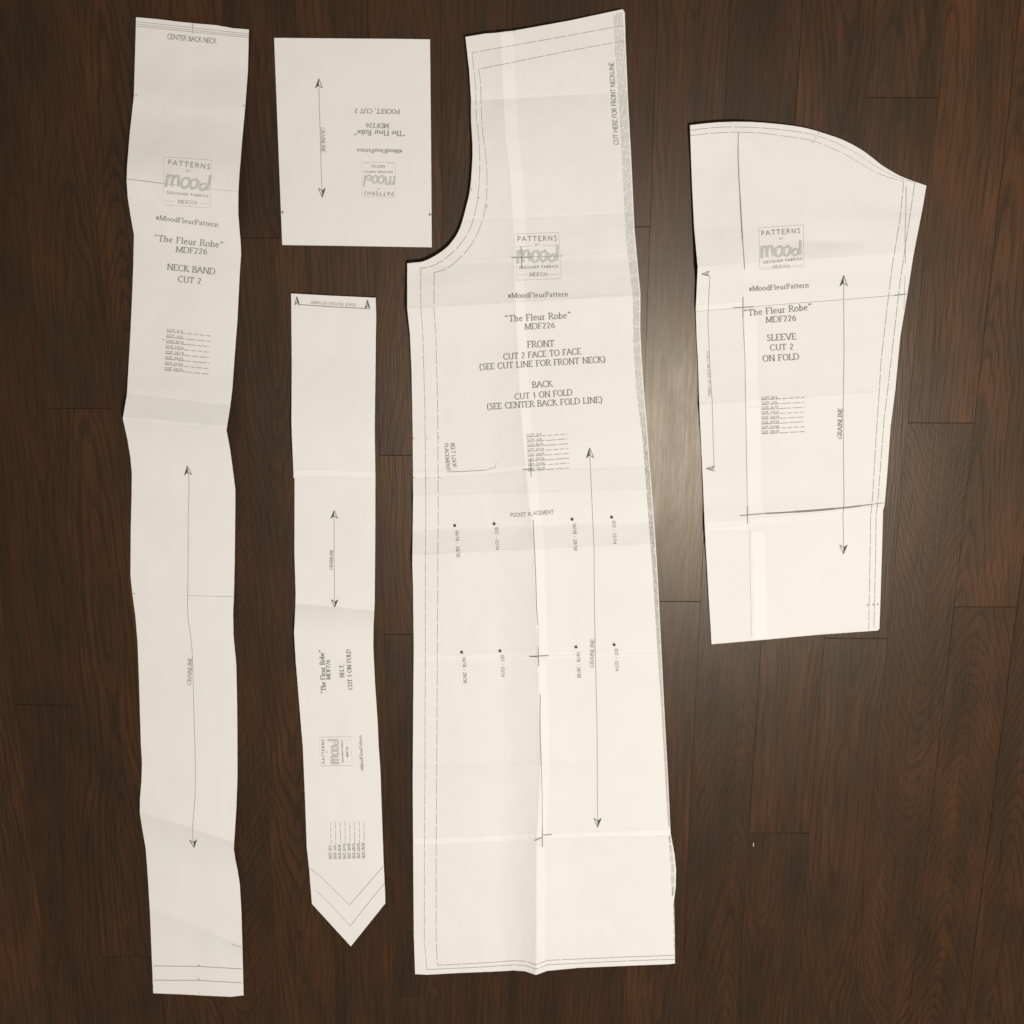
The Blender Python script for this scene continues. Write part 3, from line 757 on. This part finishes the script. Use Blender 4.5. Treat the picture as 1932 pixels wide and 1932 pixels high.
fr = Piece('robe_front_pattern', 'large white paper piece lettered FRONT and BACK with a curved armhole',
 fr_out, fr_z, [([(x, y) for y, x in RIDGE[1:]], .0005), ([(769, 583), (1208, 557)], .0005), ([(779, 1048), (1236, 1027)], .0005), ([(890, 190), (1185, 172)], -.0004), ([(870, 415), (1196, 402)], -.0004), ([(779, 1446), (1258, 1439)], .0006), ([(780, 936), (1229, 924)], .0004),
 ([(779, 902), (1000, 886), (1228, 879)], -.0004), ([(779, 1255), (1016, 1239), (1248, 1233)], .0006), ([(780, 1594), (1024, 1582), (1266, 1576)], .0006), ([(781, 1729), (1270, 1727)], .0004), ([(769, 500), (984, 486), (1201, 478)], .0003), ([(x + 26, y) for y, x in RIDGE[4:]], -.0003), ([(1090, 35), (1102, 400), (1120, 560)], .0003)], seed=5.1, wave=.0014)
def along_ridge(y0, y1, off, y=None):
    ys = [y0] + [q for q, _ in RIDGE if y0 < q < y1] + [y1]
    return [(lin(q, RIDGE) + off, q) for q in ys]
fr.overlap(along_ridge(64, 484, 1), along_ridge(62, 484, 25))
fr.overlap(along_ridge(490, 884, 1), along_ridge(490, 884, 18))
fr.overlap(along_ridge(890, 1236, 1), along_ridge(890, 1236, 20))
fr.overlap(along_ridge(1246, 1580, 2), along_ridge(1246, 1580, 17))
fr.overlap(along_ridge(1596, 1826, 2), along_ridge(1596, 1826, 17))
fr.overlap([(782, 1240), (900, 1235), (1010, 1230)], [(782, 1254), (900, 1249), (1010, 1244)])
fr.overlap([(1034, 1231), (1140, 1228), (1246, 1224)], [(1034, 1244), (1140, 1239), (1246, 1235)])
fr.overlap([(781, 1582), (900, 1578), (1008, 1572)], [(781, 1594), (900, 1589), (1008, 1584)])
fr.overlap([(1032, 1573), (1140, 1569), (1264, 1565)], [(1032, 1582), (1140, 1578.5), (1264, 1576)])
fr.overlap([(781, 891), (880, 886), (992, 878)], [(781, 902), (880, 898), (992, 889)])
fr.part('title_lettering', M_INK2, text('\u201cThe Fleur Robe\u201d', (953.4, 607.8), (1077, 600.4), 12) + text('MDF226', (990.6, 622.1), (1047.2, 618.8), 10.8)
 + text('FRONT', (995.7, 656), (1045.7, 654), 12) + text('CUT 2 FACE TO FACE', (950.5, 678.9), (1096.3, 668), 11.2) + text('(SEE CUT LINE FOR FRONT NECK)', (905.2, 698.2), (1142.4, 683.4), 11.2)
 + text('BACK', (1004.9, 731.8), (1042.7, 729.4), 11.2) + text('CUT 1 ON FOLD', (971.9, 754.2), (1079.9, 745.8), 11.2) + text('(SEE CENTER BACK FOLD LINE)', (919.2, 773), (1136.5, 759.8), 11.2))
fr.part('hashtag_lettering', M_INK2, text('#MoodFleurPattern', (958.5, 562.6), (1071.6, 559.3), 9.2))
logo(fr, ((976.4, 455.5), (1050.8, 454)), ((1010, 463.9), (1018.9, 463)), ((975.8, 497.3), (1054.6, 493.5)), ((979.3, 507.2), (1053.1, 504.8)), ((999.6, 521.5), (1033.2, 521)),
 [(969.8, 442.1), (1054.6, 439.1), (1059.7, 526), (976.4, 529.3)], [[(977, 519.5), (996, 519)], [(1037, 518.6), (1057, 518)], [(975, 466), (1004, 465)], [(1024, 464.5), (1056, 463.4)]], (9.2, 3.4, 4.2, 6.6), 25)
size_chart(fr, (993.6, 824), (1071, 818.2), (.45, 9.14), 4.6)
fr.part('edge_lettering', M_INK2, text('CUT HERE FOR FRONT NECKLINE', (1167.4, 272.7), (1158, 118), 9, 'sans', .95, .06), label='lettering running up beside the dense cutting lines')
bp = fr.part('belt_loop_lettering', M_INK2, text('BELT LOOP', (850.3, 836.4), (854, 882), 7.4, 'sans', .95) + text('PLACEMENT', (838.3, 837.3), (842.2, 888.5), 7.4, 'sans', .95))
fr.part('belt_loop_line', M_GREY, [([(843, 890.6), (870, 890), (914.8, 887.4)], 1.2)], bp)
fr.part('belt_loop_line', M_PALE, [([(914.8, 887.4), (935, 882.5), (936.5, 873)], .8)], bp)
arrow(fr, smooth_pts([(1112.9, 852), (1113.6, 875), (1114.7, 894.4), (1118.6, 983.7), (1121, 1037.3), (1121.6, 1132.5), (1124.6, 1281.3), (1126.6, 1370.6), (1127.1, 1469.4), (1127.4, 1552)]), (1112.5, 845), (1113.4, 864.5), (1127.6, 1561), (1127.5, 1544), 6.3,
 'GRAINLINE', (1120.4, 1259.9), (1121.6, 1206.3), 7.4, M_GREY)
fr.part('pocket_lettering', M_INK2, text('POCKET PL', (963, 975.6), (1004.6, 974), 7.2, 'sans', .95) + text('ACEMENT', (1006.3, 972), (1044.8, 969.6), 7.2, 'sans', .95))
dots = [((857.9, 991.7), '16/18 - 28/30', (859.3, 1000.6), (861.4, 1052.1)), ((932.3, 988.4), '0/2 - 12/14', (933.7, 995.6), (935.8, 1037.8)), ((1079.3, 979.8), '16/18 - 28/30', (1081, 987.3), (1083.1, 1039.3)), ((1154, 975.9), '0/2 - 12/14', (1155.3, 983.1), (1157.4, 1026.8)),
 ((871, 1230.7), '16/18 - 28/30', (872.6, 1239.6), (874.7, 1289.3)), ((943.3, 1228.3), '0/2 - 12/14', (944.9, 1236.7), (946.2, 1277.4)), ((1086.8, 1220.9), '16/18 - 28/30', (1088.1, 1230.1), (1089.6, 1279.2)), ((1158.8, 1216.7), '0/2 - 12/14', (1159.9, 1224.7), (1161.4, 1266.4))]
for (c, s, a, b) in dots:
    d = fr.part('placement_dot', M_INK, [], polys=[[(c[0] + 2.9 * math.cos(t * math.pi / 8), c[1] + 2.9 * math.sin(t * math.pi / 8)) for t in range(16)]])
    fr.part('dot_lettering', M_INK2, text(s, a, b, 6.4, 'sans', 1.0, .08), d)
l1 = [(890.8, 99.8), (895, 140), (897.8, 168.7), (898.3, 210.8), (902.8, 253), (905.4, 295), (904.8, 337.4), (901.2, 376.7), (895, 407.7), (883.7, 438.6), (864, 466.7), (838.7, 489.2), (816.2, 501.8), (793.8, 506.6)]
l2 = [(903.4, 130.7), (906.8, 157.4), (908.5, 210.8), (911.3, 253), (916.9, 295.2), (918.9, 331.7), (918, 373.9), (912.4, 407.7), (900.6, 441.4), (883.7, 469.5), (861.2, 493.4), (841.6, 507.5), (819, 515)]
d1 = [(793.8, 506.6), (794.3, 582), (798, 629.6), (801.7, 772.4), (803.7, 958.4), (803, 1043), (801.9, 1469), (800.8, 1613.9), (800.8, 1777.6), (805.5, 1829.5)]
d2 = [(819.2, 515.6), (819, 582), (822.5, 629.6), (826, 772), (827, 958), (826.4, 1043), (824, 1469), (823.1, 1614), (823.1, 1777.6), (825.5, 1821.6)]
fr.part('cutting_line', M_LINE, dash([(1178.5, 48), (1072, 67.5), (890.8, 99.8)], 26, 3, 1.0, 1) + dash(smooth_pts(l1, 4), 30, 3, .95, 2) + dash(d1, 22, 2.6, 1.05, 3))
fr.part('cutting_line', M_LINE, dash([(1178.8, 77), (1072, 96.5), (903.4, 130.7)], 26, 3, 1.0, 4) + dash(smooth_pts(l2, 4), 30, 3, .95, 5) + dash(d2, 25, 3.2, 1.1, 6))
fr.part('cutting_line', M_PALE, dash([(806, 1829.7), (900, 1825.5), (970, 1821), (990.7, 1822), (1011.5, 1829), (1032, 1821), (1062, 1819.3), (1181, 1813.5), (1272.6, 1810.3)], 60, 1.5, 1.0, 7))
fr.part('cutting_line', M_PALE, dash([(825.5, 1821.6), (900, 1818), (970, 1813), (990.7, 1814), (1011.5, 1820.5), (1032, 1812.5), (1062, 1811), (1181, 1806), (1272.6, 1803)], 60, 1.5, 1.0, 8))
# dense band of dashed cutting lines along the right edge
inner = [(20, 1157), (92.6, 1160.4), (185, 1167.4), (335.6, 1175.5), (447, 1181.3), (561.7, 1194.4), (649, 1195.4), (734.7, 1200.4), (831.8, 1213.3), (970.7, 1223.2), (1086, 1232.1), (1326, 1247), (1469, 1255.2), (1572, 1261.8), (1640, 1267), (1700, 1269), (1800, 1272)]
outer = [(17.4, 1176), (69.4, 1180), (185, 1184.7), (289.4, 1190.5), (351.4, 1193.4), (430.8, 1197), (480.4, 1201.4), (551.8, 1208.3), (562, 1208.3), (619.3, 1207.9), (688.7, 1211.3), (734.7, 1214.8), (790, 1219.2), (867.5, 1225.1), (941, 1231), (1018, 1236.5), (1090, 1241), (1236.7, 1248.4), (1360, 1254.5), (1437, 1258.7), (1469, 1260.4), (1572, 1265.2), (1612, 1272.6), (1640, 1275.4), (1672, 1275), (1700, 1271.5), (1760, 1273)]
band = []
NB = 7
for k in range(NB):
    u = (k + .35) / (NB + .25)
    pts = []
    y = 24.0 if k > 1 else 28.0
    while y < (1564 if k else 1300):
        a, b = lin(y, inner), lin(y, outer) - 0.8
        pts.append((a + (b - a) * u, y)); y += 6
    band += dash(pts, 22 + 7 * (k % 3), 1.8, .8, 20 + k)
fr.part('cutting_line_band', M_PALE, band, label='dense band of dashed grey cutting lines down the right edge')
tail = []
for k in range(3):
    u = (k + .2) / 3
    pts = []
    y = 1577.0
    while y < 1696:
        a, b = lin(y, inner) - 0.5, lin(y, outer) - 1.8
        pts.append((a + (b - a) * u, y)); y += 5
    tail += dash(pts, 16, 1.8, .8, 40 + k)
pts = []
y = 1705.0
while y < 1795:
    pts.append((lin(y, outer) - .9, y)); y += 5
tail += dash(pts, 12, 3, .8, 50)
fr.part('cutting_line_band', M_GREY, tail)
for x, y in ((780.8, 827.5), (804.6, 826), (828.4, 826), (781, 901.9), (804.6, 901.3), (828.4, 901)):
    fr.part('notch_mark', M_GREY, [([(x - 2.2, y + 2), (x, y - 2), (x + 2.2, y + 2)], .85)])
for x, y in ((887.9, 358.5), (902, 373.9), (917.4, 390.2)):
    fr.part('notch_mark', M_GREY, [([(x - 2.5, y), (x + 2, y - .6)], .9), ([(x + 1.8, y - 3), (x + 1.8, y + 2.5)], .8)])
fr.part('notch_mark', M_GREY, [([(970.5, 57.5), (970.8, 62)], 1.0)])
cross(fr, [([(965.3, 486), (984, 485.5), (1002, 485.1)], 1.5), ([(1002, 485.1), (1062, 483)], .6), ([(983.2, 464.4), (983.8, 485), (984.1, 506.1)], 1.3)])
cross(fr, [([(986.2, 886.1), (996, 885.4), (1004, 884)], 1.5), ([(1001, 866.2), (1001.8, 885), (1002.3, 899.8)], 1.2)])
cross(fr, [([(999, 1238.7), (1016, 1239)], 2.0), ([(1016, 1238), (1035.3, 1237)], 1.0), ([(1015.3, 1221.8), (1015.9, 1240), (1016.5, 1256.9)], 1.5)])
cross(fr, [([(1008.5, 1586.2), (1016, 1583), (1023.4, 1580.5)], 1.5), ([(1024.9, 1575.8), (1041.2, 1574.6)], 1.3), ([(1023.4, 1560.4), (1023.4, 1598.5)], 1.3)])
fr.part('page_seam_and_shade', M_SHADE, [([(1005.8, 981), (1006.8, 1005), (1008.5, 1034)], 1.3), ([(1008.5, 1034), (1011, 1090), (1012.4, 1147), (1013.8, 1165), (1015.3, 1180)], 1.1)])  # shadow of the lifted page edge, drawn as dark strips
fr.part('page_seam_and_shade', M_SHADE, [([(1015.4, 1185), (1015.6, 1222)], .5)])
fr.part('page_seam_and_shade', M_SHADE, [([(1019.6, 1310), (1018.9, 1345), (1018.9, 1370.6), (1020, 1410), (1021.3, 1446)], 1.2), ([(1021.3, 1446), (1023, 1500), (1023.4, 1560)], .7)])

# ------------------------------------------------------------------ sleeve
sl_out = smooth_pts([(1301.8, 236.3), (1350, 231.2), (1403.6, 229.8), (1454.2, 232.7), (1498.8, 237.8), (1528.6, 243.7), (1558.3, 252.7), (1588.1, 263.1), (1617.9, 278), (1641.7, 294.3), (1662.5, 310.7), (1686.3, 325.6), (1710.1, 336.9), (1747.9, 350.3)], 6) + [
 (1739.9, 397), (1723.5, 480.4), (1713, 548.8), (1706.5, 587.5), (1698.2, 638), (1689.3, 734.8), (1680.3, 804.7), (1674.4, 888.1), (1669, 953.6), (1666, 962.5), (1664, 1042.9), (1659.5, 1176.8), (1659.3, 1186), (1656, 1189.6),
 (1543.4, 1197.6), (1430.3, 1208), (1342.6, 1215.5), (1336.6, 1117.2), (1330, 1001.2), (1326.2, 908.9), (1319.6, 769), (1316.4, 670.8), (1314.3, 638), (1312.8, 584.5), (1314.6, 545), (1316.4, 504.2), (1309.8, 429.8), (1305.4, 340.5)]
sl_h = folds([(225, 330, .010, .004, 'r'), (320, 380, .006, .004, 'r'), (430, 410, .0085, .006, 's'), (504, 477, .017, .009, 's'), (545, 525, .008, .005, 'r'), (588, 554, .004, .004, 's'), (680, 650, .002, .002, 'r'), (764, 738, .007, .006, 's'),
 (850, 830, .002, .002, 'r'), (930, 910, .003, .003, 'r'), (976, 950, .006, .006, 's'), (1000, 962, .008, .007, 's'), (1100, 1080, .004, .002, 'r'), (1215, 1190, .002, .001, 'r')], 1320, 1690)
SR = [(230, 1392), (296, 1393), (450, 1400.6), (600, 1404), (750, 1406), (970, 1410.4), (1215, 1418)]
SA = [(230, .004), (480, .006), (560, .0025), (970, .002), (1215, .002)]
def sl_z(px, py):
    z = sl_h(px, py)
    d = px - lin(py, SR); a = lin(py, SA)
    z += a * (max(0, 1 + d / 70) ** 1.5 if d < 0 else max(0, 1 - d / 55) ** 1.6)
    # soft dent right of the logo
    z += -0.004 * max(0, 1 - abs(py - 455) / 45) ** 2 * max(0, 1 - abs(px - 1560) / 110)
    return z
sl = Piece('sleeve_pattern', 'white paper pattern piece lettered SLEEVE with a rounded top, rightmost on the floor',
 sl_out, sl_z, [([(x, y) for y, x in SR], .0004), ([(1315, 504), (1724, 477)], .0004), ([(1312, 588), (1712, 554)], -.0004), ([(1319, 764), (1690, 738)], .0005), ([(1329, 976), (1670, 950)], -.0003), ([(1330, 1000), (1667, 962)], .0005), ([(x + 22, y) for y, x in SR], -.0003)], seed=8.2, wave=.0013)
sl.overlap([(1404, 588), (1406, 680), (1409, 766)], [(1428, 587), (1429, 680), (1432, 764)])
sl.overlap([(1409, 770), (1411, 870), (1413, 966)], [(1434, 768), (1436, 870), (1438, 966)])
sl.overlap([(1418, 1004), (1421, 1100), (1423, 1206)], [(1442, 1002), (1445, 1100), (1448, 1204)])
sl.overlap([(1332, 986), (1370, 983), (1409, 980)], [(1332, 1000), (1370, 999), (1409, 998)])
sl.overlap([(1416, 979), (1540, 968), (1664, 956)], [(1416, 992), (1540, 978), (1664, 964)])
sl.overlap([(1316, 576), (1360, 573), (1400, 569)], [(1316, 588), (1360, 584), (1400, 580)])
sl.part('title_lettering', M_INK2, text('\u201cThe Fleur Robe\u201d', (1405, 597), (1531.5, 584.8), 12) + text('MDF226', (1445.8, 609), (1502.3, 605.4), 11) + text('SLEEVE', (1447.6, 643.4), (1502.3, 640.2), 11.5)
 + text('CUT 2', (1453.5, 661.6), (1497.3, 659.5), 11) + text('ON FOLD', (1439.8, 682.4), (1507.7, 678.4), 11.4))
sl.part('hashtag_lettering', M_INK2, text('#MoodFleurPattern', (1413.4, 549.9), (1526.4, 542.5), 9.2))
logo(sl, ((1436.9, 444.6), (1510.1, 439.6)), ((1471.1, 452.2), (1477.9, 451.7)), ((1436.3, 487.8), (1513.6, 481.8)), ((1440.7, 497.6), (1513, 490.4)), ((1458, 506.2), (1491.3, 504.2)),
 [(1432.4, 430.6), (1516, 424.7), (1517.2, 502.7), (1433.9, 508.6)], [[(1437, 505), (1453, 504)], [(1496, 501.5), (1514, 500.2)]], (9.0, 3.4, 4.2, 5), 23)
size_chart(sl, (1436.9, 753.6), (1518.1, 749.2), (0, 9.2), 4.6)
arrow(sl, smooth_pts([(1591.9, 530), (1592.3, 600), (1592.5, 670.8), (1591.2, 760), (1591.6, 860), (1592.5, 950), (1590.6, 971.4), (1591.4, 1000), (1591.6, 1036)]), (1591.9, 519.7), (1592, 540), (1591.6, 1045.4), (1591.6, 1028), 6.5,
 'GRAINLINE', (1588.4, 827.9), (1589.4, 770.5), 8)
fm = sl.part('fold_mark', M_GREY, [(smooth_pts([(1339.5, 521), (1337.6, 560), (1336, 608.3), (1338, 650), (1339.5, 690), (1342, 730), (1344, 760), (1345.5, 820), (1347.8, 886)]), 1.0)])
for t, b in (((1323.6, 517.5), (1339, 516.5)), ((1332.8, 884.5), (1348.3, 884.5))):
    pl, st = head(t, b, 5.0)
    sl.part('arrow_head', M_INK2, st, fm, polys=pl)
sl.part('arrow_lettering', M_PALE, text('PLACE ON FOLD OF FABRIC', (1333.4, 663.4), (1336.6, 749), 4.6, 'serif', 1.2), fm)
sa = [(1302.4, 246.1), (1350, 240.8), (1394.7, 239.9), (1454.2, 242.9), (1513.7, 250.3), (1543.4, 257.2), (1579.2, 270.5), (1617.9, 290.5), (1647.6, 310.7), (1683.3, 330.1), (1710.1, 339.9), (1726.5, 344)]
sb = [(1302.4, 256.2), (1350, 251.2), (1394.7, 249.7), (1439.3, 251.8), (1484, 257.7), (1528.6, 264.6), (1558.3, 275), (1597, 292.9), (1626.8, 310.7), (1656.6, 327.1), (1686.3, 337.5), (1705.6, 342.6)]
da = [(1726.5, 344), (1716, 414.9), (1698.2, 533.9), (1686.3, 638.1), (1675.3, 734.8), (1668.5, 789.9), (1659.5, 909), (1655.8, 955), (1653.2, 972), (1652.1, 1057.7), (1649.1, 1187.2)]
db = [(1705.6, 342.6), (1698.2, 414.9), (1683.3, 504.1), (1674.4, 578.6), (1662.5, 682.7), (1659.5, 734.8), (1653.6, 819.6), (1646.6, 938.7), (1643, 974.4), (1641.1, 1087.5), (1639.3, 1188.4)]
sl.part('cutting_line', M_LINE, dash(smooth_pts(sa, 4), 40, 2.6, .95, 61) + dash(da, 26, 3, 1.0, 62))
sl.part('cutting_line', M_LINE, dash(smooth_pts(sb, 4), 40, 2.6, .95, 63) + dash(db, 26, 3, 1.0, 64))
sl.part('pencil_line', M_GREY, [(smooth_pts([(1710, 352), (1709.4, 400), (1707.8, 450), (1708.4, 475), (1708.6, 497)]), 1.0)])
sl.part('pencil_line', M_PALE, [([(1708, 520), (1706.6, 560), (1705.8, 585)], .8)])
sl.part('page_seam_and_shade', M_SHADE, [([(1393.3, 249.7), (1392.8, 275)], .9), ([(1392.8, 275), (1392.8, 296), (1394.4, 335), (1396.4, 370)], 1.3), ([(1396.4, 370), (1398.6, 410), (1401, 451)], 1.9), ([(1401, 451), (1403.4, 480), (1405, 508)], 1.2)])  # gap shadow along the page join, painted as a narrow strip
sl.part('page_seam_and_shade', M_GREY, [([(1401.8, 600), (1404, 640), (1406, 680), (1406.6, 749)], .9), ([(1406.6, 749), (1408.5, 850), (1410, 950)], .7)])
sl.part('page_seam_and_shade', M_PALE, [([(1414, 1000), (1418, 1200)], .5)])
sl.part('page_seam_and_shade', M_SHADE, [([(1396.7, 973.2), (1425, 970.5), (1445, 969)], 1.2), ([(1445, 969), (1470, 967.8), (1500, 966)], 2.2), ([(1500, 966), (1540, 963.2), (1575, 960)], 3.2), ([(1575, 960), (1603, 957.3), (1625, 954.4)], 2.2), ([(1625, 954.4), (1646, 951.5)], 1.2), ([(1646, 951.5), (1668, 949)], .6)])  # strip widens where the painted gap shadow is deepest
sl.part('page_seam_and_shade', M_PALE, [([(1313, 588), (1383, 582)], .8)])
sl.part('page_seam_and_shade', M_PALE, [([(1421, 579), (1500, 572.5), (1600, 565), (1688, 557.5)], .8)])
sl.part('page_seam_and_shade', M_SHADE, [([(1687, 557.6), (1700, 556), (1711, 554.6)], 1.6)])
cross(sl, [([(1383.3, 581), (1402, 580), (1421.4, 579)], 1.5), ([(1402, 560.7), (1402, 600.9)], 1.3)])
cross(sl, [([(1410.4, 953.5), (1410.5, 987.8)], 1.2)])
for x, y in ((1544.5, 251.5), (1539.5, 260.5), (1534, 268)):
    sl.part('notch_mark', M_GREY, [([(x - 2, y - 2.5), (x + 1, y), (x - 1, y + 2.5)], .9)])
for x, y in ((1637.6, 1141.9), (1647.6, 1141), (1656, 1140.4)):
    sl.part('notch_mark', M_GREY, [([(x - 2.2, y), (x + 2.2, y)], .9), ([(x, y - 2.2), (x, y + 2)], .9)])

# ------------------------------------------------------------------ a bit of lint
def lint():
    verts, faces = [], []
    path = [(1421.6, 1589.5), (1421.2, 1593), (1421.5, 1596.5)]
    n = 6
    for p in path:
        c = at(*p)
        for k in range(n):
            a = k * 2 * math.pi / n
            verts.append((c.x + math.cos(a) * .0005, c.y, .0007 + math.sin(a) * .0004))
    for i in range(len(path) - 1):
        for k in range(n):
            q = (k + 1) % n
            faces.append((i * n + k, i * n + q, (i + 1) * n + q, (i + 1) * n + k))
    faces.append(tuple(range(n))); faces.append(tuple(reversed(range(2 * n, 3 * n))))
    o = mesh_obj('lint_thread', verts, faces, M_LINT)
    o['label'] = 'tiny white scrap of thread lying on the bare dark floor below the sleeve piece'
    o['category'] = 'lint'
lint()
